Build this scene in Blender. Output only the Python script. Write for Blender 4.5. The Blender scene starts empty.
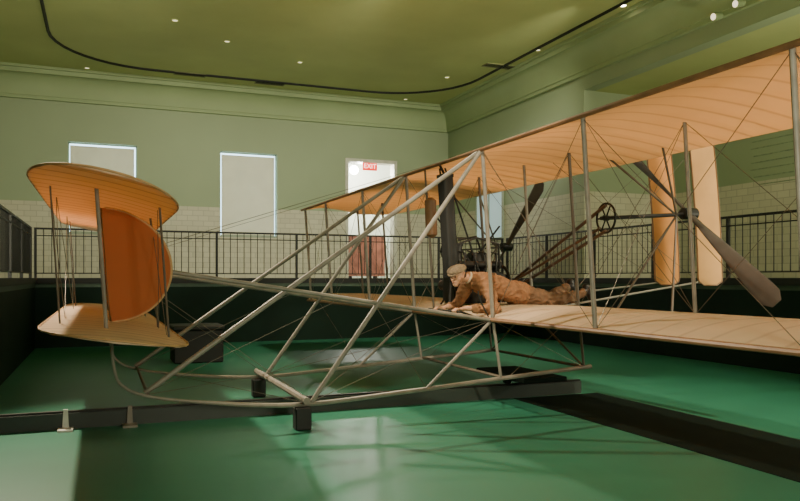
import bpy, bmesh, math, random
from mathutils import Vector, Matrix, noise
random.seed(4)
V = Vector
S = bpy.context.scene
COL = S.collection
# ------------------------------------------------------------------ camera model
F, CX, HY, H = 740.0, 400.0, 278.0, 1.5
SN, CS = 0.3746, 0.9272
def on_y(px, py, Y):
    rd = (px-CX)/F; d = Y/(CS-SN*rd)
    return V(((SN+CS*rd)*d, Y, H-(py-HY)*d/F))
def on_x(px, py, X):
    rd = (px-CX)/F; d = X/(SN+CS*rd)
    return V((X, (CS-SN*rd)*d, H-(py-HY)*d/F))
def on_z(px, py, Z):
    rd = (px-CX)/F; d = F*(H-Z)/(py-HY)
    return V(((SN+CS*rd)*d, (CS-SN*rd)*d, Z))
cam_d = bpy.data.cameras.new('camera'); cam = bpy.data.objects.new('camera', cam_d); COL.objects.link(cam)
cam.location = (0, 0, H); cam.rotation_euler = (math.pi/2, 0, -math.atan2(SN, CS))
cam_d.sensor_fit = 'HORIZONTAL'; cam_d.sensor_width = 36; cam_d.lens = 36*F/800
cam_d.shift_y = 27.5/800; cam_d.clip_end = 200
S.camera = cam
# ------------------------------------------------------------------ materials
def nt(name):
    m = bpy.data.materials.new(name); m.use_nodes = True
    n = m.node_tree; return m, n, n.nodes, n.links, n.nodes['Principled BSDF']
def mat(name, col, rough=0.6, metal=0.0, var=0.12, scale=6.0, bump=0.0, spec=0.5, transl=0.0):
    m, n, N, L, b = nt(name)
    b.inputs['Roughness'].default_value = rough; b.inputs['Metallic'].default_value = metal
    b.inputs['Specular IOR Level'].default_value = spec
    tc = N.new('ShaderNodeTexCoord'); no = N.new('ShaderNodeTexNoise'); no.inputs['Scale'].default_value = scale
    no.inputs['Detail'].default_value = 5
    cr = N.new('ShaderNodeValToRGB')
    cr.color_ramp.elements[0].position = 0.3; cr.color_ramp.elements[1].position = 0.7
    cr.color_ramp.elements[0].color = [c*(1-var) for c in col]+[1]
    cr.color_ramp.elements[1].color = [min(1, c*(1+var)) for c in col]+[1]
    L.new(tc.outputs['Object'], no.inputs['Vector']); L.new(no.outputs['Fac'], cr.inputs['Fac'])
    L.new(cr.outputs['Color'], b.inputs['Base Color'])
    if bump:
        bp = N.new('ShaderNodeBump'); bp.inputs['Strength'].default_value = bump; bp.inputs['Distance'].default_value = .03
        L.new(no.outputs['Fac'], bp.inputs['Height']); L.new(bp.outputs['Normal'], b.inputs['Normal'])
    if transl:
        tr = N.new('ShaderNodeBsdfTranslucent'); L.new(cr.outputs['Color'], tr.inputs['Color'])
        ms = N.new('ShaderNodeMixShader'); ms.inputs['Fac'].default_value = transl
        L.new(b.outputs[0], ms.inputs[1]); L.new(tr.outputs[0], ms.inputs[2]); L.new(ms.outputs[0], N['Material Output'].inputs['Surface'])
    return m
def emis(name, col, st):
    m, n, N, L, b = nt(name)
    b.inputs['Base Color'].default_value = (*col, 1); b.inputs['Emission Color'].default_value = (*col, 1)
    b.inputs['Emission Strength'].default_value = st
    return m
def fabric(name, col, line, thru, axis='Y', step=0.31, transl=0.4, lf=.38):
    m, n, N, L, b = nt(name)
    tc = N.new('ShaderNodeTexCoord'); sp = N.new('ShaderNodeSeparateXYZ'); L.new(tc.outputs['Object'], sp.inputs[0])
    def M(op, a, bb=None):
        k = N.new('ShaderNodeMath'); k.operation = op
        if isinstance(a, (int, float)): k.inputs[0].default_value = a
        else: L.new(a, k.inputs[0])
        if bb is not None:
            if isinstance(bb, (int, float)): k.inputs[1].default_value = bb
            else: L.new(bb, k.inputs[1])
        return k.outputs[0]
    f = M('FRACT', M('DIVIDE', sp.outputs[axis], step))
    mr = N.new('ShaderNodeMapRange'); mr.inputs['From Min'].default_value = .40; mr.inputs['From Max'].default_value = .48
    L.new(M('ABSOLUTE', M('SUBTRACT', f, 0.5)), mr.inputs['Value']); ln = mr.outputs['Result']
    no = N.new('ShaderNodeTexNoise'); no.inputs['Scale'].default_value = 1.6; no.inputs['Detail'].default_value = 6
    L.new(tc.outputs['Object'], no.inputs['Vector'])
    cr = N.new('ShaderNodeValToRGB'); cr.color_ramp.elements[0].position = .3; cr.color_ramp.elements[1].position = .75
    cr.color_ramp.elements[0].color = [c*.86 for c in col]+[1]; cr.color_ramp.elements[1].color = list(col)+[1]
    L.new(no.outputs['Fac'], cr.inputs['Fac'])
    mx = N.new('ShaderNodeMixRGB'); mx.inputs['Color2'].default_value = (*line, 1)
    L.new(M('MULTIPLY', ln, lf*.6), mx.inputs['Fac']); L.new(cr.outputs['Color'], mx.inputs['Color1'])
    L.new(mx.outputs['Color'], b.inputs['Base Color']); b.inputs['Roughness'].default_value = .85
    b.inputs['Specular IOR Level'].default_value = .1
    mt = N.new('ShaderNodeMixRGB'); mt.inputs['Color1'].default_value = (*thru, 1); mt.inputs['Color2'].default_value = (*line, 1)
    L.new(M('MULTIPLY', ln, lf*1.3), mt.inputs['Fac'])
    tr = N.new('ShaderNodeBsdfTranslucent'); L.new(mt.outputs['Color'], tr.inputs['Color'])
    ms = N.new('ShaderNodeMixShader'); ms.inputs['Fac'].default_value = transl
    out = N['Material Output']
    L.new(b.outputs[0], ms.inputs[1]); L.new(tr.outputs[0], ms.inputs[2]); L.new(ms.outputs[0], out.inputs['Surface'])
    return m
def wallmat(name, paint, tile, ztop):
    m, n, N, L, b = nt(name)
    ge = N.new('ShaderNodeNewGeometry'); sp = N.new('ShaderNodeSeparateXYZ'); L.new(ge.outputs['Position'], sp.inputs[0])
    ad = N.new('ShaderNodeMath'); ad.operation = 'ADD'; L.new(sp.outputs['X'], ad.inputs[0]); L.new(sp.outputs['Y'], ad.inputs[1])
    co = N.new('ShaderNodeCombineXYZ'); L.new(ad.outputs[0], co.inputs['X']); L.new(sp.outputs['Z'], co.inputs['Y'])
    br = N.new('ShaderNodeTexBrick'); br.inputs['Scale'].default_value = 1
    br.inputs['Brick Width'].default_value = .30; br.inputs['Row Height'].default_value = .15; br.inputs['Mortar Size'].default_value = .008
    br.inputs['Color1'].default_value = (*tile, 1); br.inputs['Color2'].default_value = (*[c*.9 for c in tile], 1)
    br.inputs['Mortar'].default_value = (*[c*.68 for c in tile], 1)
    L.new(co.outputs[0], br.inputs['Vector'])
    no = N.new('ShaderNodeTexNoise'); no.inputs['Scale'].default_value = .7; L.new(ge.outputs['Position'], no.inputs['Vector'])
    cr = N.new('ShaderNodeValToRGB'); cr.color_ramp.elements[0].color = [c*.9 for c in paint]+[1]; cr.color_ramp.elements[1].color = [c*1.08 for c in paint]+[1]
    L.new(no.outputs['Fac'], cr.inputs['Fac'])
    lt = N.new('ShaderNodeMath'); lt.operation = 'LESS_THAN'; lt.inputs[1].default_value = ztop; L.new(sp.outputs['Z'], lt.inputs[0])
    mx = N.new('ShaderNodeMixRGB'); L.new(lt.outputs[0], mx.inputs['Fac']); L.new(cr.outputs[0], mx.inputs['Color1']); L.new(br.outputs['Color'], mx.inputs['Color2'])
    L.new(mx.outputs[0], b.inputs['Base Color']); b.inputs['Roughness'].default_value = .6
    return m
M_FAB = fabric('wing_muslin', (.90, .75, .55), (.46, .25, .12), (.93, .63, .36), transl=.5, lf=.34)
M_FABE = fabric('elevator_muslin', (.91, .77, .58), (.46, .20, .08), (.93, .54, .26), step=.27, transl=.45, lf=.6)
M_FABV = fabric('vane_cloth', (.60, .21, .085), (.60, .21, .085), (.74, .27, .11), step=9, transl=.4)
M_RUD1 = mat('rudder_cloth_orange', (.76, .33, .12), .8, var=.10, scale=2, spec=.1)
M_RUD2 = mat('rudder_cloth_tan', (.74, .40, .17), .8, var=.10, scale=2, spec=.1)
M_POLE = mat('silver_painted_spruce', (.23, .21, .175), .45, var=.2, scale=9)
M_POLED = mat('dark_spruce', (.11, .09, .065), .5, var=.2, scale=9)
M_BROWN = mat('brown_wood', (.24, .12, .055), .5, var=.25, scale=7)
M_RIM = mat('rim_cloth', (.50, .29, .13), .7, var=.15, scale=7)
M_CHAIN = mat('chain_tube_brown', (.10, .055, .03), .45, var=.25, scale=7)
M_PROP = mat('propeller_wood', (.06, .05, .043), .45, var=.25, scale=5)
M_WIRE = mat('steel_wire', (.16, .14, .11), .4, .6)
M_IRON = mat('dark_iron', (.025, .024, .022), .45, .6)
M_ENG = mat('engine_metal', (.045, .042, .038), .42, .5)
M_BLACK = mat('matt_black', (.012, .013, .012), .6)
M_DKGREEN = mat('dark_green_black', (.003, .009, .006), .8, spec=.12)
M_RAILB = mat('rail_black_paint', (.010, .011, .010), .5)
M_TRACK = mat('track_grey_green', (.030, .040, .034), .5)
M_WHITE = mat('white_enamel', (.6, .6, .55), .4)
M_WALL = wallmat('green_wall_with_tile', (.335, .41, .25), (.62, .60, .45), 3.56)
M_CORN = mat('cornice_green', (.335, .42, .22), .6, var=.05, scale=1)
M_CEIL = mat('ceiling_olive', (.46, .51, .21), .8, var=.06, scale=.8)
M_VENT = mat('vent_metal_olive', (.20, .21, .09), .6)
M_GROOVE = mat('ceiling_track_black', (.01, .012, .006), .6)
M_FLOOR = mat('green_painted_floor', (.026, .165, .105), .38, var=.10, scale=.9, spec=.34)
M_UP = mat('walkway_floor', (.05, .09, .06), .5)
M_PIT = mat('dark_green_pit_wall', (.005, .019, .012), .65, var=.2, scale=1.5, spec=.2)  # dark green, deepened so the colour carries the shadow under the walkway edge
M_BLIND = mat('roller_blind', (.88, .83, .68), .8, var=.04, scale=2, transl=.18)
M_DAY = emis('daylight_pane', (.58, .80, .95), 3.4)
M_FRAME = mat('window_frame_paint', (.34, .40, .30), .5)
M_COR = mat('corridor_white', (.70, .73, .66), .6, var=.03)
M_RED = mat('red_panel', (.52, .20, .15), .5, var=.35, scale=3)
M_EXIT = emis('exit_red', (.8, .02, .01), 1.6)
M_LET = emis('exit_letter', (1.0, .6, .5), 3.5)
M_LAMP = emis('lamp_glow', (1, .85, .6), 25)
M_DIM = emis('dim_lens', (.9, .8, .5), 1.6)
M_JACK = mat('jacket_brown', (.28, .135, .062), .8, var=.14, scale=16, bump=.5)
M_TROU = mat('trouser_brown', (.16, .085, .042), .8, var=.14, scale=14, bump=.5)
M_COLLAR = mat('shirt_collar', (.55, .46, .33), .8)
M_SKIN = mat('skin', (.55, .30, .19), .55, var=.08, scale=12)
M_HAIR = mat('hair_brown', (.06, .035, .02), .7)
M_BOOT = mat('boot_leather', (.010, .007, .006), .4)
M_CAP = mat('cap_tweed', (.20, .145, .09), .85, var=.3, scale=40)
M_EDGE = mat('strip_edge_green', (.02, .10, .06), .5)
# ------------------------------------------------------------------ mesh helpers
def new(): return bmesh.new()
def obj(name, bm, m, parent=None, smooth=True, label=None):
    bmesh.ops.recalc_face_normals(bm, faces=bm.faces)
    me = bpy.data.meshes.new(name); bm.to_mesh(me); bm.free()
    for p in me.polygons: p.use_smooth = smooth
    if smooth:
        try: me.set_sharp_from_angle(angle=math.radians(40))
        except Exception: pass
    o = bpy.data.objects.new(name, me); COL.objects.link(o)
    if m is not None:
        for mm in (m if isinstance(m, list) else [m]): me.materials.append(mm)
    if parent is not None:
        o.parent = parent
        if parent.get('_w') is not None: o.location = -V(parent['_w'])
    if label: o['label'] = label
    return o
def thing(name, label, cat, loc=(0, 0, 0), group=None, world=True):
    o = bpy.data.objects.new(name, None); COL.objects.link(o); o.location = loc
    o.empty_display_size = .1
    o['label'] = label; o['category'] = cat
    if group: o['group'] = group
    if world: o['_w'] = list(loc)
    return o
def tag(o, label, cat, group=None):
    o['label'] = label; o['category'] = cat
    if group: o['group'] = group
    return o
def struct(name, bm, m, parent=None, smooth=False):
    o = obj(name, bm, m, parent, smooth)
    if parent is None: o['kind'] = 'structure'
    return o
def box(bm, a, b):
    x0, y0, z0 = [min(a[i], b[i]) for i in range(3)]; x1, y1, z1 = [max(a[i], b[i]) for i in range(3)]
    v = [bm.verts.new(p) for p in ((x0,y0,z0),(x1,y0,z0),(x1,y1,z0),(x0,y1,z0),(x0,y0,z1),(x1,y0,z1),(x1,y1,z1),(x0,y1,z1))]
    for f in ((0,3,2,1),(4,5,6,7),(0,1,5,4),(1,2,6,5),(2,3,7,6),(3,0,4,7)): bm.faces.new([v[i] for i in f])
    return v
def polytube(bm, pts, r, n=8, closed=False, flat=1.0):
    pts = [V(p) for p in pts]; m = len(pts)
    rs = r if isinstance(r, (list, tuple)) else [r]*m
    t0 = (pts[1]-pts[0]).normalized()
    up = V((0, 1, 0)) if abs(t0.y) < .9 else V((1, 0, 0))
    nx = up.cross(t0).normalized(); rings = []
    for i, p in enumerate(pts):
        if closed: t = (pts[(i+1) % m]-pts[i-1]).normalized()
        elif i == 0: t = t0
        elif i == m-1: t = (pts[i]-pts[i-1]).normalized()
        else: t = (pts[i+1]-pts[i-1]).normalized()
        nx = (nx - t*nx.dot(t)).normalized(); ny = t.cross(nx)
        rings.append([bm.verts.new(p+nx*math.cos(2*math.pi*k/n)*rs[i]+ny*math.sin(2*math.pi*k/n)*rs[i]*flat) for k in range(n)])
    for i in range(m if closed else m-1):
        a, b = rings[i], rings[(i+1) % m]
        for k in range(n): bm.faces.new((a[k], a[(k+1) % n], b[(k+1) % n], b[k]))
    if not closed: bm.faces.new(rings[0][::-1]); bm.faces.new(rings[-1])
def tube(bm, a, b, r, r2=None, n=10, flat=1.0): polytube(bm, [a, b], [r, r if r2 is None else r2], n, flat=flat)
def prism(bm, outline, off):
    off = V(off); a = [bm.verts.new(p) for p in outline]; b = [bm.verts.new(V(p)+off) for p in outline]
    n = len(a); bm.faces.new(a[::-1]); bm.faces.new(b)
    for k in range(n): bm.faces.new((a[k], a[(k+1) % n], b[(k+1) % n], b[k]))
def one(name, pts, r, m, parent, n=8, flat=1.0):
    bm = new(); polytube(bm, pts, r, n, flat=flat); return obj(name, bm, m, parent)
def sub(name, bm, m, part, smooth=True):
    o = obj(name, bm, m, part, smooth); o.location = (0, 0, 0); return o
def disc_ring(c, ax1, ax2, r, n=24): return [V(c)+V(ax1)*math.cos(2*math.pi*k/n)*r+V(ax2)*math.sin(2*math.pi*k/n)*r for k in range(n)]
# ------------------------------------------------------------------ ROOM
YB, XR, XREC, XL = 22.0, 10.6, 13.0, -3.6
PX0, PX1, PY0, PY1 = -1.3, 10.1, -3.0, 17.5
ZC = H+5.55; ZCORN = H+4.77; ZSOF = H+4.45; YJ = 14.6
bm = new(); box(bm, (PX0, PY0, -.1), (PX1, PY1, 0)); struct('floor', bm, M_FLOOR)
bm = new()
box(bm, (XL, PY0, 1.3), (PX0, YB, 1.5)); box(bm, (PX0, PY1, 1.3), (PX1, YB, 1.5)); box(bm, (PX1, PY0, 1.3), (XREC, YB, 1.5))
struct('floor_upper', bm, M_UP)
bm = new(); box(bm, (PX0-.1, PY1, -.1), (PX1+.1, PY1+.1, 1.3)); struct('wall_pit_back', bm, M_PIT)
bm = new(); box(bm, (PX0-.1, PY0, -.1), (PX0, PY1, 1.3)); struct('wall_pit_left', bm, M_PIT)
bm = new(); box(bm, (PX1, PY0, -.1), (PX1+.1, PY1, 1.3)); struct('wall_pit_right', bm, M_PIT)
bm = new(); box(bm, (PX0+.0, PY1-.03, 1.38), (PX1, PY1, 1.5)); box(bm, (PX0, PY0, 1.38), (PX0+.03, PY1-.03, 1.5)); box(bm, (PX1-.03, PY0, 1.38), (PX1, PY1-.03, 1.5))
struct('trim_2', bm, M_BLACK)
# openings on the back wall
w1a, w1b = on_y(68, 140, YB), on_y(137, 234, YB)
w2a, w2b = on_y(220, 151, YB), on_y(277, 238, YB)
da, db = on_y(347, 160, YB), on_y(395, 278, YB)
zt = w2a.z; zb = w2b.z
ops = [(w1a.x, w1b.x, zb, zt), (w2a.x, w2b.x, zb, zt), (da.x, db.x, 1.5, da.z)]
bm = new(); xs = XL
for a, b_, z0, z1 in ops:
    box(bm, (xs, YB, 1.3), (a, YB+.3, ZC)); box(bm, (a, YB, z1), (b_, YB+.3, ZC))
    if z0 > 1.5: box(bm, (a, YB, 1.3), (b_, YB+.3, z0))
    xs = b_
box(bm, (xs, YB, 1.3), (XREC, YB+.3, ZC)); struct('wall_back', bm, M_WALL)
bm = new(); box(bm, (XR, YJ, 1.5), (XR+.3, YB, ZC)); box(bm, (XR, PY0, ZSOF), (XR+.3, YJ, ZC)); box(bm, (XR+.3, YJ, 1.5), (XREC, YJ+.3, ZSOF))
struct('wall_right', bm, M_WALL)
bm = new(); box(bm, (XREC, PY0, 1.3), (XREC+.2, YJ+.3, ZSOF+.2)); struct('wall_recess', bm, M_WALL)
bm = new(); box(bm, (XR+.3, PY0, ZSOF), (XREC, YJ, ZSOF+.15)); struct('ceiling_recess', bm, M_CEIL)
bm = new(); box(bm, (XL-.2, PY0, 1.3), (XL, YB, ZC)); struct('wall_left', bm, M_WALL)
bm = new(); box(bm, (XL-.2, PY0, ZC), (XREC, YB+.3, ZC+.15)); struct('ceiling', bm, M_CEIL)
# cornice: fillets below, a cove, steps above
hh = ZC-ZCORN
prof = [(0, 0), (.09, 0), (.09, .09), (.12, .09)]+[(.12+.30*(1-math.cos(math.pi/2*k/10)), .09+(hh-.27)*math.sin(math.pi/2*k/10)) for k in range(1, 11)]+[(.48, hh-.18), (.48, hh-.07), (.56, hh-.07), (.56, hh), (0, hh)]
bm = new(); prism(bm, [(XL, YB-p[0], ZCORN+p[1]) for p in prof], (XR-XL, 0, 0)); struct('trim_back_cornice', bm, M_CORN, smooth=True)
bm = new(); prism(bm, [(XR-p[0], PY0, ZCORN+p[1]) for p in prof], (0, YB-PY0, 0)); struct('trim_right_cornice', bm, M_CORN, smooth=True)
# dark track line on the ceiling (rounded rectangle)
def rrect(x0, y0, x1, y1, r, z, n=10):
    pts = []
    for cx, cy, a0 in ((x1-r, y1-r, 0), (x0+r, y1-r, 90), (x0+r, y0+r, 180), (x1-r, y0+r, 270)):
        for k in range(n+1):
            a = math.radians(a0+90*k/n); pts.append(V((cx+r*math.cos(a), cy+r*math.sin(a), z)))
    return pts
bm = new(); polytube(bm, rrect(-1.1, 1.0, 9.75, 20.7, 2.4, ZC-.01), .045, 6, closed=True, flat=.8); struct('trim_ceiling_track', bm, M_GROOVE)
# windows
for i, (a, b_, z0, z1) in enumerate(ops[:2]):
    bm = new(); box(bm, (a, YB+.18, z0), (b_, YB+.2, z1)); w = struct('window_%d' % (i+1), bm, M_DAY)
    bm = new()
    t = .05
    box(bm, (a, YB+.02, z0), (b_, YB+.17, z0+t)); box(bm, (a, YB+.1, z1-t*.6), (b_, YB+.17, z1)); box(bm, (a, YB+.1, z0), (a+t*.6, YB+.17, z1)); box(bm, (b_-t*.6, YB+.1, z0), (b_, YB+.17, z1))
    obj('window_frame', bm, M_FRAME, w, False)
    r = thing('roller_blind', ['cream roller blind pulled down over the back wall window behind the elevator', 'cream roller blind pulled down over the window nearest the doorway'][i], 'blind', ((a+b_)/2, YB+.06, z0))
    bm = new(); box(bm, (a+.05, YB+.055, z0+.06), (b_-.07, YB+.063, z1-.09)); obj('blind_cloth', bm, M_BLIND, r, False)
    bm = new(); tube(bm, (a+.04, YB+.06, z0+.06), (b_-.06, YB+.06, z0+.06), .018); obj('hem_bar', bm, M_FRAME, r)
# right wall window
ra, rb = on_x(478, 197, XR), on_x(503, 237, XR)
bm = new(); box(bm, (XR-.03, rb.y, rb.z), (XR-.01, ra.y, ra.z)); w = struct('window_3', bm, emis('daylight_pane_dim', (.5, .68, .7), .5))
bm = new()
for y0, y1, z0, z1 in ((rb.y-.06, ra.y+.06, ra.z, ra.z+.06), (rb.y-.06, ra.y+.06, rb.z-.06, rb.z), (rb.y-.06, rb.y, rb.z, ra.z), (ra.y, ra.y+.06, rb.z, ra.z), ((ra.y+rb.y)/2-.02, (ra.y+rb.y)/2+.02, rb.z, ra.z)):
    box(bm, (XR-.05, y0, z0), (XR, y1, z1))
obj('window_frame', bm, M_FRAME, w, False)
# door and corridor behind
bm = new()
box(bm, (da.x-.06, YB-.03, 1.5), (da.x+.04, YB+.33, da.z+.06)); box(bm, (db.x-.04, YB-.03, 1.5), (db.x+.06, YB+.33, da.z+.06)); box(bm, (da.x+.04, YB-.03, da.z-.04), (db.x-.04, YB+.33, da.z+.06))
struct('door_1', bm, mat('door_frame_cream', (.62, .62, .50), .5))
bm = new()
box(bm, (da.x-1.2, YB+2.8, 1.4), (db.x+1.2, YB+2.9, 5.9)); box(bm, (da.x-1.3, YB+.3, 1.4), (da.x-1.2, YB+2.9, 5.9)); box(bm, (db.x+1.2, YB+.3, 1.4), (db.x+1.3, YB+2.9, 5.9))
struct('wall_corridor', bm, M_COR)
bm = new(); box(bm, (da.x-1.2, YB+.3, 1.4), (db.x+1.2, YB+2.8, 1.5)); struct('floor_corridor', bm, M_UP)
bm = new(); box(bm, (da.x-1.2, YB+.3, 5.8), (db.x+1.2, YB+2.8, 5.9)); struct('ceiling_corridor', bm, M_COR)
t = thing('display_panel', 'low pinkish red panel standing in the lower part of the bright doorway', 'panel', ((da.x+db.x)/2-.1, YB+.6, 1.5))
bm = new(); box(bm, (da.x+.05, YB+.6, 1.56), (db.x-.12, YB+.64, 2.85)); obj('board', bm, M_RED, t, False)
for x in (da.x+.3, db.x-.45):
    bm = new(); box(bm, (x-.03, YB+.5, 1.5), (x+.03, YB+.75, 1.56)); obj('foot', bm, M_IRON, t, False)
g = on_y(354, 170, YB+1.0)
t = thing('corridor_lamp', 'glowing round lamp hanging at the upper left inside the doorway', 'lamp', g)
bm = new(); bmesh.ops.create_uvsphere(bm, u_segments=20, v_segments=12, radius=.15, matrix=Matrix.Translation(g)); obj('globe', bm, emis('globe_glow', (1, .95, .82), 40), t)
bm = new(); tube(bm, (g.x, g.y, g.z+.12), (g.x, g.y, 5.8), .015); obj('hanger', bm, M_IRON, t)
# exit sign
e = on_y(371, 166, YB); ew = .235
t = thing('exit_sign', 'small red lit EXIT sign hanging at the top of the doorway', 'sign', (e.x, YB+.1, e.z-.125))
bm = new(); box(bm, (e.x-ew, YB+.09, e.z-.125), (e.x+ew, YB+.14, e.z+.125)); obj('sign_case', bm, M_EXIT, t, False)
bm = new(); tube(bm, (e.x, YB+.115, e.z+.125), (e.x, YB+.115, da.z), .012); obj('hanger', bm, M_WHITE, t)
cu = bpy.data.curves.new('exit_text', 'FONT'); cu.body = 'EXIT'; cu.size = .205; cu.align_x = 'CENTER'; cu.align_y = 'CENTER'; cu.extrude = .003
to = bpy.data.objects.new('tmp', cu); COL.objects.link(to); bpy.context.view_layer.update()
me = bpy.data.meshes.new_from_object(to.evaluated_get(bpy.context.evaluated_depsgraph_get()))
bpy.data.objects.remove(to); lo = bpy.data.objects.new('lettering', me); COL.objects.link(lo); me.materials.clear(); me.materials.append(M_LET)
lo.parent = t; lo.rotation_euler = (math.pi/2, 0, 0); lo.location = (0, -.016, .125)
# faint lettering on the recess wall
M_TXT = mat('faint_lettering', (.26, .33, .20), .7, var=.25, scale=12)
a = on_x(752, 180, XREC)
tx = thing('wall_text', 'faint rows of small lettering on the green recess wall above the railing', 'wall text', (XREC, a.y-.6, a.z))
for k in range(7):
    y = 143+k*7
    bm = new(); a = on_x(750+random.random()*10, y, XREC)
    box(bm, (XREC-.008, on_x(800, y, XREC).y-.5, a.z), (XREC, a.y, a.z+.022))
    obj('text_line', bm, M_TXT, tx, False)
# ceiling lamps
spots_px = [(640, 8), (227, 41), (87, 68), (447, 77), (555, 52), (402, 101), (300, 62), (175, 20)]
names = ['shining brightest at the upper right near the cornice', 'above the second blind', 'above the first blind close to the left cornice', 'near the right bend of the dark track', 'between the right bend and the brightest lamp', 'close to the back right corner', 'in the middle above the doorway', 'in the upper left inside the track']
for i, (px, py) in enumerate(spots_px):
    p = on_z(px, py, ZC); p.x = max(XL+.3, min(p.x, XR-.75)); p.y = min(p.y, YB-.8)
    t = thing('ceiling_lamp', 'small recessed ceiling lamp '+names[i], 'ceiling lamp', p, 'recessed lamps in the ceiling')
    bm = new(); polytube(bm, disc_ring((p.x, p.y, ZC-.008), (1, 0, 0), (0, 1, 0), .07, 16), .012, 6, closed=True); obj('lamp_ring', bm, M_CEIL, t)
    bm = new(); prism(bm, disc_ring((p.x, p.y, ZC-.012), (1, 0, 0), (0, 1, 0), .055, 16), (0, 0, .01)); obj('lens', bm, M_LAMP if i == 0 else M_DIM, t)
for (px, py), lb in (((190, 74), 'inside the dark track, above the gap between the blinds'), ((270, 83), 'inside the dark track, above the second blind'), ((515, 68), 'outside the right bend of the dark track')):
    p = on_z(px, py, ZC); p.y = min(p.y, YB-.95); p.x = min(p.x, XR-.95)
    t = thing('ceiling_vent', 'small olive slotted ceiling vent '+lb, 'vent', (p.x, p.y, ZC), 'vents in the ceiling')
    bm = new(); w_, d_ = .42, .16
    box(bm, (p.x-w_, p.y-d_, ZC-.02), (p.x+w_, p.y-d_+.03, ZC)); box(bm, (p.x-w_, p.y+d_-.03, ZC-.02), (p.x+w_, p.y+d_, ZC)); box(bm, (p.x-w_, p.y-d_+.03, ZC-.02), (p.x-w_+.03, p.y+d_-.03, ZC)); box(bm, (p.x+w_-.03, p.y-d_+.03, ZC-.02), (p.x+w_, p.y+d_-.03, ZC))
    obj('vent_frame', bm, M_VENT, t, False)
    for k in range(3):
        yy = p.y-.08+k*.08
        bm = new(); box(bm, (p.x-w_+.03, yy-.012, ZC-.014), (p.x+w_-.03, yy+.012, ZC-.002)); obj('slat', bm, M_GROOVE, t, False)
M_SPL = emis('spot_lens', (1, .85, .6), 1.5)
for i, (px, py) in enumerate([(715, 16), (737, 3)]):
    p = on_x(px, py, XR-.24)
    t = thing('wall_spotlight', ['round spotlight glowing on the right cornice, lower of the two', 'round spotlight glowing on the right cornice, upper of the two'][i], 'spotlight', p)
    bm = new(); tube(bm, p+V((.14, 0, .02)), p+V((-.04, 0, -.02)), .06, .075, 16); obj('housing', bm, M_CORN, t)
    bm = new(); tube(bm, p+V((-.04, 0, -.02)), p+V((-.046, 0, -.021)), .06, .06, 16); obj('lens', bm, M_SPL, t)
# ------------------------------------------------------------------ RAILINGS
ORD = ['first', 'second', 'third', 'fourth', 'fifth', 'sixth', 'seventh']
def rail_section(L, last, label, loc, rz, group):
    t = thing('railing_section', label, 'railing', loc, group, world=False); t.rotation_euler = (0, 0, rz)
    a, b = .0251, L-.0262
    bm = new(); box(bm, (a, -.028, 1.04), (b, .028, 1.08)); obj('top_rail', bm, M_RAILB, t, False)
    bm = new(); box(bm, (a, -.014, .90), (b, .014, .922)); obj('middle_rail', bm, M_RAILB, t, False)
    bm = new(); box(bm, (a, -.014, .09), (b, .014, .112)); obj('bottom_rail', bm, M_RAILB, t, False)
    for x in ([0, L] if last else [0]):
        bm = new(); box(bm, (x-.025, -.028, 0), (x+.025, .028, 1.08)); obj('post', bm, M_RAILB, t, False)
    n = int(L/.15); base = None
    for k in range(1, n):
        x = k*L/n
        if base is None:
            bm = new(); tube(bm, (0, 0, .10), (0, 0, 1.04), .0088, n=6); base = obj('baluster', bm, M_RAILB, t); base.location = (x, 0, 0)
        else:
            c = base.copy(); COL.objects.link(c); c.parent = t; c.location = (x, 0, 0)
Lb = (PX1-PX0)/6
for k in range(6):
    rail_section(Lb, k == 5, 'black metal railing section along the back wall, %s from the left corner' % ORD[k], (PX0+k*Lb, PY1+.09, 1.5), 0, 'railings round the sunken floor')
for k in range(6):
    rail_section(1.9, k == 5, 'black metal railing section along the right side, %s from the back corner' % ORD[k], (PX1+.09, PY1-.03-k*1.9, 1.5), -math.pi/2, 'railings round the sunken floor')
for k in range(6):
    rail_section(1.9, k == 5, 'black metal railing section along the left side, %s from the back corner' % ORD[k], (PX0-.09, PY1-.03-k*1.9, 1.5), -math.pi/2, 'railings round the sunken floor')
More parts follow.
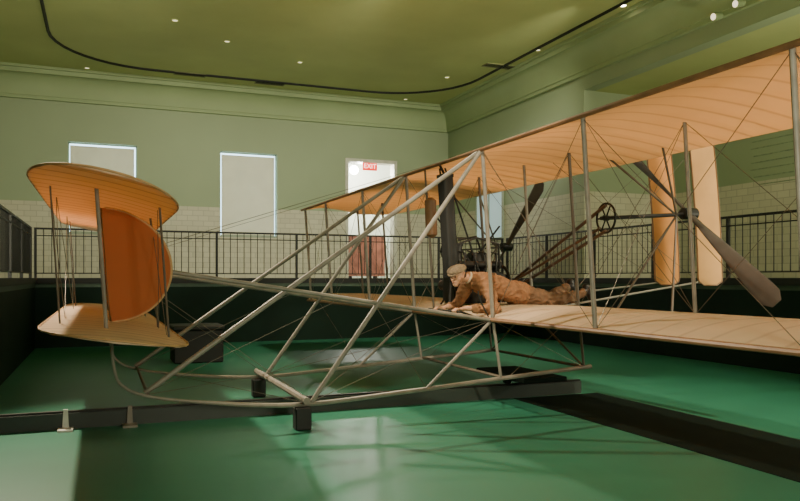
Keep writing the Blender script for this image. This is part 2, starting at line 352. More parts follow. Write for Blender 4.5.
# ------------------------------------------------------------------ AIRPLANE
YC = 8.27; X0, Z0, GAP = 3.98, 1.04, 1.86
PIT, LEAN = .03, .07
DROP = .055           # the upper wing's trailing edge hangs a little lower
def P(u, y, w):
    dz = DROP*u*max(0, min(1, w/GAP))
    return V((X0+u-LEAN*w, y, Z0+PIT*u+w-dz))
AP = thing('airplane', 'tan cloth and spruce biplane with front elevator and twin propellers on the green floor', 'airplane', (X0+.6, YC, 0))
CH = 1.92; HALF = 6.62; WC = 8.35
def camber(x): return .055*CH*(1-((x-.35)/.35)**2) if x < .35 else .055*CH*(1-((x-.35)/.65)**2)
def make_wing(name, w0):
    bm = new(); NU, step = 14, .31/4
    n = int(2*HALF/step); top = []; bot = []
    for i in range(n+1):
        v = -HALF+2*HALF*i/n; y = WC+v
        e = max(0, (abs(v)-(HALF-.8))/.8)
        c = CH*(1-.32*(1-math.sqrt(max(0, 1-e*e))))
        ph = (y/.31) % 1.0; c -= .055*math.sin(math.pi*ph)
        sag = .014*math.sin(math.pi*ph)
        rt, rb = [], []
        for j in range(NU+1):
            x = (j/NU)**1.35
            zc = camber(x); th = .020*math.sqrt(max(0, 1-x))*min(1, .55+4*x)+.004
            rt.append(bm.verts.new(P(x*c, y, w0)+V((0, 0, zc+th-sag*(x > .05)))))
            rb.append(bm.verts.new(P(x*c, y, w0)+V((0, 0, zc-th-sag*(x > .05)))))
        top.append(rt); bot.append(rb)
    for i in range(n):
        for j in range(NU):
            bm.faces.new((top[i][j], top[i+1][j], top[i+1][j+1], top[i][j+1]))
            bm.faces.new((bot[i][j], bot[i][j+1], bot[i+1][j+1], bot[i+1][j]))
        bm.faces.new((top[i][0], bot[i][0], bot[i+1][0], top[i+1][0]))
        bm.faces.new((top[i][NU], top[i+1][NU], bot[i+1][NU], bot[i][NU]))
    for i in (0, n):
        for j in range(NU): bm.faces.new((top[i][j], top[i][j+1], bot[i][j+1], bot[i][j]))
    return obj(name, bm, M_FAB, AP)
wu = make_wing('upper_wing', GAP); wl = make_wing('lower_wing', 0)
for w_, w0 in ((wu, GAP), (wl, 0)):
    bm = new(); polytube(bm, [P(-.005, WC-HALF+.02, w0), P(-.005, WC+HALF-.02, w0)], .024, 8); sub('leading_edge_spar', bm, M_BROWN, w_)
RS = 1.15
SY = [1.95, 3.255, 5.35, 7.17, 9.36, 11.19, 13.28, 14.75]
def rear_w(): return camber(RS/CH)
for y in SY:
    one('wing_strut', [P(.02, y, .0), P(.02, y, GAP)], .024, M_POLE, AP, 10, .75)
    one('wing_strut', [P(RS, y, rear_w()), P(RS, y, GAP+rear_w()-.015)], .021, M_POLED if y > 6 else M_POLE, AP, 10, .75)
one('wing_strut', [P(RS, 8.15, rear_w()), P(RS, 8.15, GAP+rear_w()-.015)], .020, M_POLE, AP, 10, .75)
def wire(a, b, r=.003): one('bracing_wire', [a, b], r, M_WIRE, AP, 5)
for i in range(len(SY)-1):
    y0, y1 = SY[i], SY[i+1]
    for u, ww in ((.02, 0), (RS, rear_w())):
        if u == .02 and i == 3: continue
        wire(P(u, y0, ww), P(u, y1, GAP+ww-.02)); wire(P(u, y1, ww), P(u, y0, GAP+ww-.02))
for y in SY[1:-1]:
    wire(P(.02, y, 0), P(RS, y, GAP+rear_w()-.02)); wire(P(RS, y, rear_w()), P(.02, y, GAP))
# --- outriggers, skids
ZP = 1.63
for Y in (7.17, 9.36):
    pts = [(.13, Y, ZP), (.10, Y, 1.3), (.09, Y, .90), (.11, Y, .68), (.17, Y, .53), (.374, Y, .42), (.866, Y, .33), (1.81, Y, .245), (3.0, Y, .31), (4.12, Y, .39), (5.3, Y, .47)]
    sp = []
    for i in range(len(pts)-1):
        a = V(pts[max(0, i-1)]); b = V(pts[i]); c = V(pts[i+1]); d = V(pts[min(len(pts)-1, i+2)])
        for k in range(5):
            t_ = k/5
            sp.append(.5*((2*b)+(c-a)*t_+(2*a-5*b+4*c-d)*t_*t_+(3*b-a-3*c+d)*t_**3))
    sp.append(V(pts[-1]))
    rr = [.014 + .010*min(1, max(0, (p.x-.3)/1.2)) for p in sp]
    one('skid', sp, rr, M_POLE, AP, 8)
    one('skid_brace', [P(-.01, Y, GAP-.02), (1.95, Y, .27)], .025, M_POLE, AP, 10)
    one('skid_brace', [P(-.03, Y+.03, GAP-.03), (.374, Y+.03, .44)], .025, M_POLE, AP, 10)
    one('outrigger_boom', [(.12, Y, ZP), P(-.02, Y, .0)], .021, M_POLE, AP, 10)
    one('skid_strut', [P(.02, Y, 0), (4.1, Y, .40)], .017, M_POLE, AP)
    one('skid_strut', [P(.0, Y+.02, -.02), (3.2, Y, .33)], .018, M_POLE, AP)
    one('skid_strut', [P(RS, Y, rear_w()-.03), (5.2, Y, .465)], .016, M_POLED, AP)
    wire((2.6, Y, 1.25), (3.2, Y, .33)); wire(P(RS, Y, rear_w()-.03), (4.2, Y, .40)); wire(P(.02, Y, -.01), (5.2, Y, .465))
    wire((.12, Y, 1.63), (1.95, Y, .27)); wire((1.95, Y, .27), P(0, Y, 0)); wire((.374, Y, .44), (2.3, Y, 1.31))
    wire((.12, Y, 1.68), P(0, Y, GAP))
bm = new(); tube(bm, (1.86, 7.02, .30), (1.86, 9.55, .30), .036, n=8); obj('skid_cross_beam', bm, M_POLE, AP)
for x, z, r in ((.40, .43, .016), (4.12, .40, .018), (5.2, .47, .018), (.13, 1.63, .02)):
    one('cross_bar', [(x, 7.17, z), (x, 9.36, z)], r, M_POLED, AP)
one('cross_brace', [(5.2, 7.17, .47), P(RS, 8.27, .02)], .013, M_POLED, AP); one('cross_brace', [(5.2, 9.36, .47), P(RS, 8.27, .02)], .013, M_POLED, AP)
wire((.4, 7.17, .43), (1.86, 9.36, .27)); wire((.4, 9.36, .43), (1.86, 7.17, .27)); wire((1.95, 7.17, .28), P(0, 9.36, 0)); wire((1.95, 9.36, .28), P(0, 7.17, 0))
# --- elevator
EY0, EY1, EC = 4.95, 11.55, 1.04
def EP(s, y, top, dz=0):   # s in -.5 .. .5 along the chord
    cx, cz, ti, cm = (.030, 2.13, -.20, .040) if top else (.10, 1.075, -.14, .03)
    cb = cm*EC*(1-(2*s)**2)
    return V((cx+s*EC, y, cz+ti*s*EC+cb+dz))
def edge_k(t_):
    e = max(0, (abs(t_)-.64)/.36); return .03+.97*max(0, 1-e**2.4)**(1/2.2)
def make_elev(name, top):
    bm = new(); NV, NU = 120, 12; T = []; B = []
    for i in range(NV+1):
        t_ = math.sin(math.pi/2*(-1+2*i/NV)); y = (EY0+EY1)/2+t_*(EY1-EY0)/2; k = edge_k(t_)
        rt, rb = [], []
        for j in range(NU+1):
            s = (-.5+j/NU); th = (.010*math.sqrt(max(0, 1-(2*s)**2))+.003)
            ph = (y/.27) % 1.0; sg = .008*math.sin(math.pi*ph)
            p = EP(s*k, y, top); rt.append(bm.verts.new(p+V((0, 0, th-sg)))); rb.append(bm.verts.new(p+V((0, 0, -th-sg))))
        T.append(rt); B.append(rb)
    for i in range(NV):
        for j in range(NU):
            bm.faces.new((T[i][j], T[i+1][j], T[i+1][j+1], T[i][j+1])); bm.faces.new((B[i][j], B[i][j+1], B[i+1][j+1], B[i+1][j]))
        bm.faces.new((T[i][0], B[i][0], B[i+1][0], T[i+1][0])); bm.faces.new((T[i][NU], T[i+1][NU], B[i+1][NU], B[i][NU]))
    for i in (0, NV):
        for j in range(NU): bm.faces.new((T[i][j], T[i][j+1], B[i][j+1], B[i][j]))
    o = obj(name, bm, M_FABE, AP)
    rim = []
    for i in range(NV+1):
        t_ = math.sin(math.pi/2*(-1+2*i/NV)); rim.append(((EY0+EY1)/2+t_*(EY1-EY0)/2, edge_k(t_)))
    loop = [EP(-.5*k, y, top) for y, k in rim]+[EP(.5*k, y, top) for y, k in rim[::-1]]
    bm = new(); polytube(bm, loop, .008, 6, closed=True); sub('rim', bm, M_RIM, o)
    return o
make_elev('upper_elevator', True); make_elev('lower_elevator', False)
for y in (5.98, 7.17, 9.36, 10.54):
    one('elevator_strut', [EP(-.06, y, False), EP(-.06, y, True)], .015, M_POLE, AP)
    one('elevator_strut', [EP(.38, y+.1, False), EP(.38, y+.1, True)], .009, M_POLED, AP)
for y in (6.3, 10.2):
    one('elevator_strut', [EP(-.38, y, False), EP(-.38, y, True)], .007, M_POLED, AP)
for y0, y1 in ((6.3, 7.17), (9.36, 10.2), (7.17, 9.36)):
    wire(EP(-.38, y0, False), EP(-.38, y1, True)); wire(EP(-.38, y1, False), EP(-.38, y0, True))
    wire(EP(.38, y0, False), EP(.38, y1, True)); wire(EP(.38, y1, False), EP(.38, y0, True))
for y in (7.0, 9.5):
    R = .50; zc = 1.615; xf = .04; pts = []
    for k in range(41):
        a = -math.pi/2+math.pi*k/40; pts.append(V((xf+R*1.10*math.cos(a)-.04*math.sin(a), y, zc+R*math.sin(a))))
    bm = new(); prism(bm, pts, (0, .02, 0)); o = obj('half_disc_vane', bm, M_FABV, AP, False)
    bm = new(); polytube(bm, [p+V((0, .01, 0)) for p in pts], .013, 6, closed=True); sub('rim', bm, M_RIM, o)
# --- rudders: tall narrow panels
def make_rudder(cx, y, z0, z1, c, m):
    bm = new(); NZ, NX = 40, 8; A = []; Bk = []
    for i in range(NZ+1):
        q = i/NZ; z = z0+(z1-z0)*q; e = max(0, (abs(2*q-1)-.90)/.10); k = c*(1-.55*(1-math.sqrt(max(0, 1-e*e)))); xm = cx-.085*(z-(z0+z1)/2)+.03*(1-(2*q-1)**2)
        ra, rb = [], []
        for j in range(NX+1):
            s = -.5+j/NX; yo = .012*(1-(2*s)**2)+.06*s
            ra.append(bm.verts.new((xm+s*k, y-yo, z))); rb.append(bm.verts.new((xm+s*k, y-yo+.02, z)))
        A.append(ra); Bk.append(rb)
    for i in range(NZ):
        for j in range(NX):
            bm.faces.new((A[i][j], A[i][j+1], A[i+1][j+1], A[i+1][j])); bm.faces.new((Bk[i][j], Bk[i+1][j], Bk[i+1][j+1], Bk[i][j+1]))
        bm.faces.new((A[i][0], A[i+1][0], Bk[i+1][0], Bk[i][0])); bm.faces.new((A[i][NX], Bk[i][NX], Bk[i+1][NX], A[i+1][NX]))
    for i in (0, NZ):
        for j in range(NX): bm.faces.new((A[i][j], Bk[i][j], Bk[i][j+1], A[i][j+1]))
    loop = [v.co.copy() for v in A[0]]+[r[NX].co.copy() for r in A[1:]]+[v.co.copy() for v in A[NZ][-2::-1]]+[r[0].co.copy() for r in A[-2:0:-1]]
    o = obj('rudder', bm, m, AP)
    bm = new(); polytube(bm, loop, .010, 6, closed=True); sub('rim', bm, M_BROWN, o)
make_rudder(7.66, 8.64, 1.40, 3.42, .40, M_RUD1); make_rudder(7.82, 7.97, 1.40, 3.42, .38, M_RUD2)
for z, (y0, y1) in ((1.45, (7.5, 7.97)), (1.45, (9.0, 8.64))):
    one('rudder_boom', [P(RS, y0, rear_w()), (7.7, y1+.03, 1.44)], .013, M_POLE, AP); one('rudder_boom', [P(RS, y0, GAP+rear_w()), (7.64, y1+.03, 3.34)], .012, M_POLED, AP)
    one('rudder_post', [(7.74, y1+.04, 1.42), (7.64, y1+.04, 3.36)], .012, M_POLED, AP)
    wire(P(RS, y0, rear_w()), (7.64, y1, 3.34)); wire(P(RS, y0, GAP), (7.7, y1, 1.44))
# --- propellers
def propeller(cx, cy, cz, dy, dz, R, hand, wid=1.0, pitch=.42):
    bm = new(); er = V((0, dy, dz)).normalized()
    for sgn in (1, -1):
        e = er*sgn; et = V((1, 0, 0)).cross(e)*hand
        secs = []
        for k in range(17):
            q = k/16; r = .05+(R-.05)*q
            ch = (.085+.185*max(0, (q-.12)/.88)**.9)*wid
            if q > .9: ch *= math.sqrt(max(.02, 1-((q-.9)/.1)**2*.8))
            th = .035*(1-q)+.010
            be = math.atan2(pitch, r+.25); cd = et*math.cos(be)+V((1, 0, 0))*math.sin(be); nd = cd.cross(e).normalized()
            ring = [bm.verts.new(V((cx, cy, cz))+e*r+cd*ch*.5*math.cos(a)+nd*th*.5*math.sin(a)) for a in [2*math.pi*j/14 for j in range(14)]]
            secs.append(ring)
        for a, b in zip(secs, secs[1:]):
            for j in range(14): bm.faces.new((a[j], a[(j+1) % 14], b[(j+1) % 14], b[j]))
        bm.faces.new(secs[0][::-1]); bm.faces.new(secs[-1])
    o = obj('propeller', bm, M_PROP, AP)
    bm = new(); tube(bm, (cx-.09, cy, cz), (cx+.09, cy, cz), .07, n=16); sub('hub', bm, M_IRON, o)
def sprocket(cx, cy, cz, r):
    bm = new(); polytube(bm, disc_ring((cx, cy, cz), (0, 1, 0), (0, 0, 1), r, 28), .013, 6, closed=True)
    for k in range(6):
        a = math.pi*k/3; tube(bm, (cx, cy, cz), (cx, cy+r*math.cos(a), cz+r*math.sin(a)), .009, n=6)
    tube(bm, (cx-.03, cy, cz), (cx+.03, cy, cz), .03, n=12); obj('sprocket', bm, M_IRON, AP)
for cy, dy, dz, hand in ((6.66, -.77, -.64, -1), (10.8, -.75, .66, 1)):
    near = cy < YC; pz = 2.24 if near else 2.02
    propeller(6.28, cy, pz, dy, dz, 1.56 if near else 1.45, hand, .92 if near else .9, .80 if near else .25)
    one('propeller_shaft', [(5.05, cy, pz-.09), (6.35, cy, pz)], .022 if near else .013, M_IRON, AP); sprocket(5.12, cy, pz-.085, .16 if near else .10)
    for yy in (cy-.45, cy+.45):
        one('propeller_support', [P(RS+.5, yy, .05), (6.1, cy, pz-.02)], .013, M_POLED, AP); one('propeller_support', [P(RS+.5, yy, GAP+.05), (6.1, cy, pz-.02)], .013, M_POLED, AP)
    for o_ in (.14, -.14) if near else (.09, -.09):
        one('chain_guide', [(5.12, 8.95 if near else 8.6, 1.28+o_*.35), (5.12, cy, pz-.085+o_)], .020 if near else .014, M_CHAIN, AP)
    if near: one('chain_guide', [P(.9, 9.1, .1), (5.12, cy+.1, 2.05)], .017, M_CHAIN, AP)
# --- engine, radiator, tank, controls
bm = new(); box(bm, (4.22, 8.50, 1.17), (4.95, 8.95, 1.58)); bmesh.ops.bevel(bm, geom=bm.edges[:], offset=.03, segments=2, affect='EDGES')
EN = obj('engine', bm, M_ENG, AP)
for k in range(4):
    bm = new(); x = 4.36+k*.155; tube(bm, (x, 8.94, 1.40), (x, 9.22, 1.40), .062, n=14); tube(bm, (x, 9.2, 1.40), (x, 9.24, 1.40), .07, n=14); tube(bm, (x, 9.1, 1.45), (x, 9.1, 1.62), .018)
    sub('cylinder', bm, M_ENG, EN)
    bm = new(); tube(bm, (x, 8.56, 1.57), (x, 8.56, 1.80), .012); tube(bm, (x, 8.56, 1.80), (x, 8.56, 1.83), .024); tube(bm, (x, 8.56, 1.82), (x, 8.78, 1.86), .009); sub('valve_rod', bm, M_ENG, EN)
bm = new(); polytube(bm, disc_ring((5.0, 8.75, 1.42), (0, 1, 0), (0, 0, 1), .24, 28), .022, 8, closed=True)
for k in range(5):
    a = 2*math.pi*k/5; tube(bm, (5.0, 8.75, 1.42), (5.0, 8.75+.24*math.cos(a), 1.42+.24*math.sin(a)), .016, n=6)
tube(bm, (4.95, 8.75, 1.42), (5.14, 8.75, 1.42), .035); sub('flywheel', bm, M_IRON, EN)
bm = new(); tube(bm, (4.25, 8.66, 1.68), (4.95, 8.66, 1.68), .045, n=12)
for x in (4.35, 4.52, 4.69, 4.86): tube(bm, (x, 8.66, 1.68), (x, 8.75, 1.55), .03)
sub('intake_manifold', bm, M_ENG, EN)
bm = new(); tube(bm, (4.36, 8.8, 1.58), (4.36, 8.8, 1.92), .075, n=14); tube(bm, (4.36, 8.8, 1.92), (4.36, 8.8, 1.96), .09, n=14); sub('water_jacket', bm, M_ENG, EN)
bm = new(); box(bm, (4.55, 8.72, 1.57), (4.75, 8.9, 1.84)); bmesh.ops.bevel(bm, geom=bm.edges[:], offset=.02, segments=2, affect='EDGES'); sub('magneto', bm, M_ENG, EN)
for pp, r_ in (([(4.3, 8.62, 1.68), (4.15, 8.55, 1.74), (4.08, 8.45, 1.85)], .02), ([(4.36, 8.8, 1.95), (4.28, 8.7, 2.1), (4.05, 8.42, 2.45)], .02), ([(4.75, 8.8, 1.8), (4.6, 8.7, 2.05), (4.36, 8.75, 2.0)], .014), ([(4.9, 8.6, 1.62), (4.85, 8.55, 1.95), (4.5, 8.5, 2.02), (4.1, 8.45, 1.9)], .014)):
    bm = new(); polytube(bm, pp, r_); sub('pipe', bm, M_ENG, EN)
for a_, b_ in ((P(.25, 8.55, .1), P(.15, 8.55, GAP)), (P(.75, 8.55, .1), P(.2, 8.5, GAP)), (P(.25, 9.0, .1), P(1.0, 8.6, GAP*.62)), (P(.9, 8.5, .1), P(.2, 8.9, GAP*.7))):
    one('engine_stay', [a_, b_], .013, M_IRON, AP)
bm = new()
for k in range(4):
    y = 8.27+k*.052
    prism(bm, [(4.06+.07*math.cos(a), y+.02*math.sin(a), 1.52) for a in [2*math.pi*j/12 for j in range(12)]], (-.08, 0, 1.25))
box(bm, (4.0, 8.25, 1.50), (4.14, 8.45, 1.55)); box(bm, (3.91, 8.25, 2.75), (4.05, 8.45, 2.79))
obj('radiator', bm, M_BLACK, AP)
one('radiator_stay', [P(.06, 8.35, .03), (4.06, 8.35, 1.52)], .02, M_IRON, AP); one('radiator_stay', [(3.98, 8.35, 2.78), P(.06, 8.35, GAP)], .016, M_IRON, AP)
bm = new(); polytube(bm, [(3.97, 8.72, 2.02), (3.965, 8.72, 2.06), (3.945, 8.72, 2.50), (3.943, 8.72, 2.54)], [.03, .075, .075, .03], 16); obj('fuel_tank', bm, M_BROWN, AP)
one('tank_strap', [P(.02, 8.72, .02), P(.02, 8.72, GAP)], .014, M_POLED, AP)
bm = new(); tube(bm, (3.735, 7.42, 1.12), (3.735, 8.3, 1.12), .012); tube(bm, (3.735, 7.42, 1.12), P(.0, 7.42, .0), .012); tube(bm, (3.735, 8.3, 1.12), P(0, 8.3, 0), .012)
obj('control_bar', bm, M_IRON, AP)
bm = new(); polytube(bm, [P(.03, 7.28, .02), (3.9, 7.28, 1.25), (3.87, 7.28, 1.36)], .009); obj('control_lever', bm, M_IRON, AP)
# ------------------------------------------------------------------ PERSON
PS = thing('person', 'person in brown jacket and flat cap lying prone on the lower wing', 'person', (4.8, 7.85, 1.15))
caps = []
def cap_(p0, r0, p1, r1, tg): caps.append((V(p0), r0, V(p1), r1, tg))
YP = 7.85
cap_((4.80, YP-.08, 1.285), .118, (4.80, YP+.08, 1.285), .118, 'T')
for s in (-1, 1):
    cap_((4.72, YP+s*.07, 1.31), .142, (4.52, YP+s*.07, 1.355), .126, 'J')
    cap_((4.52, YP+s*.07, 1.355), .126, (4.28, YP+s*.09, 1.435), .134, 'J')
cap_((4.16, YP-.16, 1.47), .094, (4.16, YP+.16, 1.47), .094, 'J'); cap_((4.28, YP, 1.435), .122, (4.15, YP, 1.475), .10, 'J')
cap_((4.12, YP, 1.495), .066, (4.06, YP, 1.505), .064, 'J'); cap_((4.08, YP, 1.495), .054, (3.93, YP-.02, 1.51), .054, 'S')
for s, el, wr in ((-1, (4.14, 7.36, 1.145), (3.87, 7.56, 1.155)), (1, (4.10, 8.28, 1.15), (3.87, 8.06, 1.155))):
    sh = V((4.16, YP+s*.20, 1.455)); el = V(el); wr = V(wr)
    cap_(sh, .088, el, .060, 'J'); cap_(el, .062, el.lerp(wr, .70), .048, 'J'); cap_(el.lerp(wr, .68), .035, wr, .031, 'S')
    py = wr.y
    for k in range(4):
        yo = (k-1.5)*.022
        cap_(wr, .026, (3.795, py+yo, 1.146), .0135, 'S')
        ln = (1.0, 1.08, 1.04, .85)[k]
        q = [V((3.795, py+yo, 1.146)), V((3.752, py+yo*1.05, 1.152)), V((3.712, py+yo*1.05, 1.126+.01*(1-ln))), V((3.726, py+yo*1.05, 1.097+.012*(1.08-ln)))]
        for a, b, r0, r1 in ((q[0], q[1], .0115, .0105), (q[1], q[2], .0105, .0095), (q[2], q[3], .0095, .0085)): cap_(a, r0, b, r1, 'S')
    tq = [wr+V((-.015, s*.02, -.005)), V((3.80, py-s*.045, 1.118)), V((3.755, py-s*.042, 1.098))]
    cap_(tq[0], .016, tq[1], .0125, 'S'); cap_(tq[1], .012, tq[2], .0095, 'S')
for s in (-1, 1):
    hp = V((4.84, YP+s*.10, 1.28)); kn = V((5.23, YP+s*.18, 1.222)); an = V((5.55, YP+s*.17, 1.345+.03*s))
    cap_(hp, .112, kn, .076, 'T'); cap_(kn, .076, kn.lerp(an, .35), .072, 'T'); cap_(kn.lerp(an, .35), .072, an, .054, 'T')
    cap_(an+V((.02, 0, .005)), .050, an+V((.06, 0, .02)), .054, 'B'); cap_(an+V((.055, 0, .07)), .050, an+V((.12, s*.02, -.05)), .053, 'B'); cap_(an+V((.12, s*.02, -.05)), .052, an+V((.12, s*.03, -.145)), .038, 'B')
hc = V((3.885, 7.82, 1.52))
hf = V((-.84, -.50, -.20)).normalized(); hs = hf.cross(V((0, 0, 1))).normalized(); hu = hs.cross(hf).normalized()
def hp_(f, s, u): return hc+hf*f+hs*s+hu*u
cap_(hp_(-.025, 0, .02), .083, hp_(.018, 0, .02), .078, 'S'); cap_(hp_(.025, 0, -.045), .056, hp_(.052, 0, -.083), .034, 'S')
cap_(hp_(.03, -.028, -.02), .043, hp_(.03, .028, -.02), .043, 'S')
cap_(hp_(.082, 0, .012), .010, hp_(.108, 0, -.022), .0155, 'S'); cap_(hp_(.080, -.03, .032), .011, hp_(.080, .03, .032), .011, 'S')
cap_(hp_(.074, -.018, -.055), .011, hp_(.074, .018, -.055), .011, 'S')
for s in (-1, 1): cap_(hp_(-.005, s*.080, .012), .014, hp_(-.002, s*.077, -.020), .011, 'S')
cap_(hp_(-.058, -.03, -.005), .052, hp_(-.058, .03, -.005), .052, 'H')
bm = new()
def add_ball(c, r):
    bmesh.ops.create_icosphere(bm, subdivisions=3 if r > .03 else 2, radius=r, matrix=Matrix.Translation(c))
for p0, r0, p1, r1, tg in caps:
    add_ball(p0, r0); add_ball(p1, r1)
    if (p1-p0).length > 1e-4: tube(bm, p0, p1, r0, r1, 16)
me = bpy.data.meshes.new('tmp'); bm.to_mesh(me); bm.free()
tmp = bpy.data.objects.new('tmp', me); COL.objects.link(tmp)
rm = tmp.modifiers.new('r', 'REMESH'); rm.mode = 'VOXEL'; rm.voxel_size = .0065
sm = tmp.modifiers.new('s', 'SMOOTH'); sm.factor = .5; sm.iterations = 3
bpy.context.view_layer.update()
me = bpy.data.meshes.new_from_object(tmp.evaluated_get(bpy.context.evaluated_depsgraph_get())); me.name = 'body'
bpy.data.objects.remove(tmp)
me.materials.clear()
for m in (M_JACK, M_TROU, M_SKIN, M_BOOT, M_HAIR): me.materials.append(m)
IDX = {'J': 0, 'T': 1, 'S': 2, 'B': 3, 'H': 4}
def seg(p, a, b):
    ab = b-a; t_ = 0 if ab.length_squared < 1e-9 else max(0, min(1, (p-a).dot(ab)/ab.length_squared)); return (p-a-ab*t_).length, t_
cloth = {}
for f in me.polygons:
    c = f.center; best = None
    for p0, r0, p1, r1, tg in caps:
        if abs(c.x-p0.x) > .6: continue
        d, t_ = seg(c, p0, p1); d -= r0+(r1-r0)*t_
        if best is None or d < best[0]: best = (d, tg)
    f.material_index = IDX[best[1]]; f.use_smooth = True
    for v in f.vertices:
        w = 1 if best[1] in 'JT' else 0
        cloth[v] = min(cloth.get(v, 1), w)
nrm = [v.normal.copy() for v in me.vertices]
for v in me.vertices:            # folds in the cloth
    if cloth.get(v.index):
        c = v.co; n1 = noise.noise(V((c.x*10+c.z*7, c.y*4, c.z*15-c.x*6)))
        v.co = c+nrm[v.index]*(.014*(1-2.4*abs(n1))-.003)
bo = bpy.data.objects.new('body', me); COL.objects.link(bo); bo.parent = PS; bo.location = -V(PS['_w'])
# flat cap
bm = new(); bmesh.ops.create_icosphere(bm, subdivisions=4, radius=1)
B = Matrix((hf, hs, hu)).transposed()
for v in bm.verts:
    x, y, z = v.co; z2 = z*.055 if z > 0 else z*.03
    v.co = hc+B@V((-.005+x*.128, y*.114, .076+z2-.022*x))
o = obj('flat_cap', bm, M_CAP, PS)
bm = new()
ol = [hc+B@V((.055+.085*math.cos(a), .078*math.sin(a), .050-.025*math.cos(a))) for a in [math.radians(-95+190*k/16) for k in range(17)]]
prism(bm, ol, hu*.010); sub('brim', bm, M_CAP, o)
for s in (-1, 1):
    bm = new(); bmesh.ops.create_icosphere(bm, subdivisions=2, radius=.0105, matrix=Matrix.Translation(hp_(.085, s*.030, .010))); obj('eye', bm, M_HAIR, PS)
one('mouth', [hp_(.083, -.022, -.057), hp_(.087, 0, -.056), hp_(.083, .022, -.057)], .0042, M_RED, PS, 6)
bm = new(); polytube(bm, disc_ring((4.05, YP, 1.505), (.35, 0, .94), (0, 1, 0), .062, 20), .013, 8, closed=True); obj('collar', bm, M_COLLAR, PS)
# ------------------------------------------------------------------ FLOOR THINGS
t = thing('launching_rail', 'long dark launching rail on the floor, running from the left edge under the skids', 'rail', (2.3, 8.1, 0))
bm = new(); box(bm, (-1.27, 8.05, 0), (5.8, 8.15, .155)); obj('beam', bm, M_TRACK, t, False)
bm = new(); box(bm, (-1.27, 8.075, .155), (5.8, 8.125, .175)); obj('cap_strip', bm, M_IRON, t, False)
for px, py, lb in ((63, 441, 'small white clamp bracket on the floor beside the rail, nearer the left edge'), (131, 431, 'small grey clamp bracket beside the rail below the elevator')):
    p = on_z(px, py, 0); p.y = 7.98
    t = thing('rail_bracket', lb, 'bracket', p)
    mw = M_WHITE if px < 100 else M_POLE
    bm = new(); box(bm, (p.x-.07, p.y-.10, 0), (p.x+.07, p.y+.06, .02)); obj('foot', bm, mw, t, False)
    bm = new(); prism(bm, [(p.x-.03, p.y+.06, .02), (p.x+.03, p.y+.06, .02), (p.x+.02, p.y+.06, .2), (p.x-.02, p.y+.06, .2)], (0, -.03, 0)); obj('upright', bm, mw, t, False)
for Y, lb in ((7.17, 'small black support block under the near skid, at the front cross beam'), (9.36, 'small black support block under the far skid, at the front cross beam')):
    bm = new(); box(bm, (1.77, Y-.07, 0), (1.93, Y+.07, .222)); bmesh.ops.bevel(bm, geom=bm.edges[:], offset=.010, affect='EDGES')
    tag(obj('support_block', bm, M_BLACK, None, False), lb, 'block')
t = thing('launching_dolly', 'low dark dolly on the launching rail below the lower wing', 'dolly', (4.9, 8.1, .175))
bm = new(); box(bm, (4.6, 7.5, .255), (5.2, 8.7, .315)); bmesh.ops.bevel(bm, geom=bm.edges[:], offset=.01, affect='EDGES'); obj('plank', bm, M_DKGREEN, t, False)
for x in (4.72, 5.08):
    bm = new(); tube(bm, (x, 8.06, .218), (x, 8.14, .218), .043, n=16); obj('wheel', bm, M_IRON, t)
t = thing('equipment_case', 'black box standing on the floor against the dark pit wall', 'box', (1.6, 13.8, 0))
p0, p1 = on_z(172, 362, 0), on_z(222, 360, 0)
bm = new(); box(bm, (p0.x, 13.4, 0), (p0.x+.85, 14.2, .58)); bmesh.ops.bevel(bm, geom=bm.edges[:], offset=.02, affect='EDGES'); obj('case_body', bm, M_BLACK, t, False)
bm = new(); box(bm, (p0.x-.02, 13.38, .58), (p0.x+.87, 14.22, .66)); bmesh.ops.bevel(bm, geom=bm.edges[:], offset=.02, affect='EDGES'); obj('case_lid', bm, M_BLACK, t, False)
t = thing('floor_strip', 'long dark strip lying flat on the green floor below the near wing', 'mat', (5.45, 4, 0))
bm = new(); box(bm, (4.75, -.5, .0), (5.98, 7.98, .006)); obj('strip_sheet', bm, M_DKGREEN, t, False)  # thin near-black sheet on the floor, greener strip along one long side
bm = new(); box(bm, (5.98, -.5, .0), (6.01, 7.98, .008)); obj('edge_strip', bm, M_EDGE, t, False)
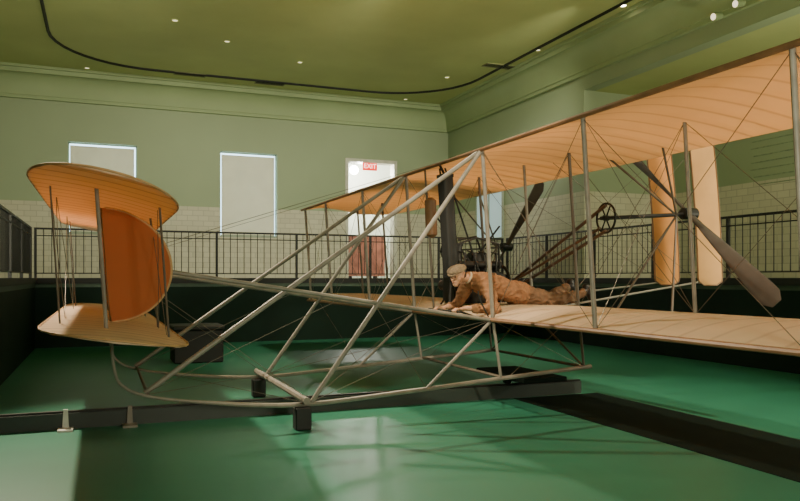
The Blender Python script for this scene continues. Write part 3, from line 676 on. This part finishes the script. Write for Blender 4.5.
# ------------------------------------------------------------------ LIGHT
def lamp(name, kind, loc, power, col, target=None, size=.15, angle=70, blend=.5):
    l = bpy.data.lights.new(name, kind); l.energy = power; l.color = col
    l.shadow_soft_size = size
    if kind == 'SPOT': l.spot_size = math.radians(angle); l.spot_blend = blend
    o = bpy.data.objects.new(name, l); COL.objects.link(o); o.location = loc
    if target is not None: o.rotation_euler = (V(target)-V(loc)).to_track_quat('-Z', 'Y').to_euler()
    return o
WARM = (1, .84, .60)
lamp('spot_elevator', 'SPOT', (-1.6, 12.2, 6.7), 5200, WARM, (1.0, 7.4, 1.2), .14, 50, .7)
lamp('spot_wing', 'SPOT', (4.6, 10.5, 6.85), 1600, WARM, (5.0, 7.8, 2), .10, 60, .6)
lamp('spot_far_wing', 'SPOT', (4.6, 12.6, 6.9), 1300, WARM, (5.0, 13.5, 2), .15, 70, .6)  # added overhead spot to brighten the dark far part of the upper wing
lamp('spot_near_wing', 'SPOT', (6.8, 2.5, 6.8), 2100, WARM, (5.5, 4.2, 2.5), .10, 58, .6)
lamp('spot_pilot', 'SPOT', (1.0, 3.0, 6.6), 2400, WARM, (4.4, 7.8, 1.3), .08, 22, .6)
lamp('spot_rudder', 'SPOT', (8.6, 4.0, 6.6), 400, WARM, (7.7, 8.2, 2.3), .15, 40, .6)
for x in (0.5, 5, 9): lamp('fill_wall', 'SPOT', (x, 12.5, 6.8), 900, (1, .93, .74), (x, 22, 3.0), .3, 74, .9)  # added spots out of view, brightening the back wall
YEL = (1, .95, .68)
lamp('fill_ceiling', 'SPOT', (-2.8, 9.0, 2.0), 720, YEL, (3, 16, 7), .4, 130, .9)  # added uplights out of view, no fixtures, to brighten the ceiling
lamp('fill_ceiling', 'SPOT', (10.35, 4.0, 1.8), 950, YEL, (6, 15, 7), .4, 130, .9)
lamp('fill_ceiling', 'SPOT', (2.0, -1.5, 1.8), 950, YEL, (4, 14, 7), .4, 110, .9)
lamp('fill_front', 'POINT', (1.5, -1.5, 4.5), 140, (1, .92, .72), size=1.0)
lamp('fill_right', 'POINT', (11.8, 5.0, 5.0), 300, (1, .92, .72), size=.4)
lamp('corridor_light', 'POINT', (da.x+.9, YB+1.4, 5.0), 380, (1, .97, .88), size=.12)
W = bpy.data.worlds.new('world'); S.world = W; W.use_nodes = True
W.node_tree.nodes['Background'].inputs['Color'].default_value = (.85, .88, .62, 1); W.node_tree.nodes['Background'].inputs['Strength'].default_value = .18
for o in COL.objects:
    if '_w' in o: del o['_w']
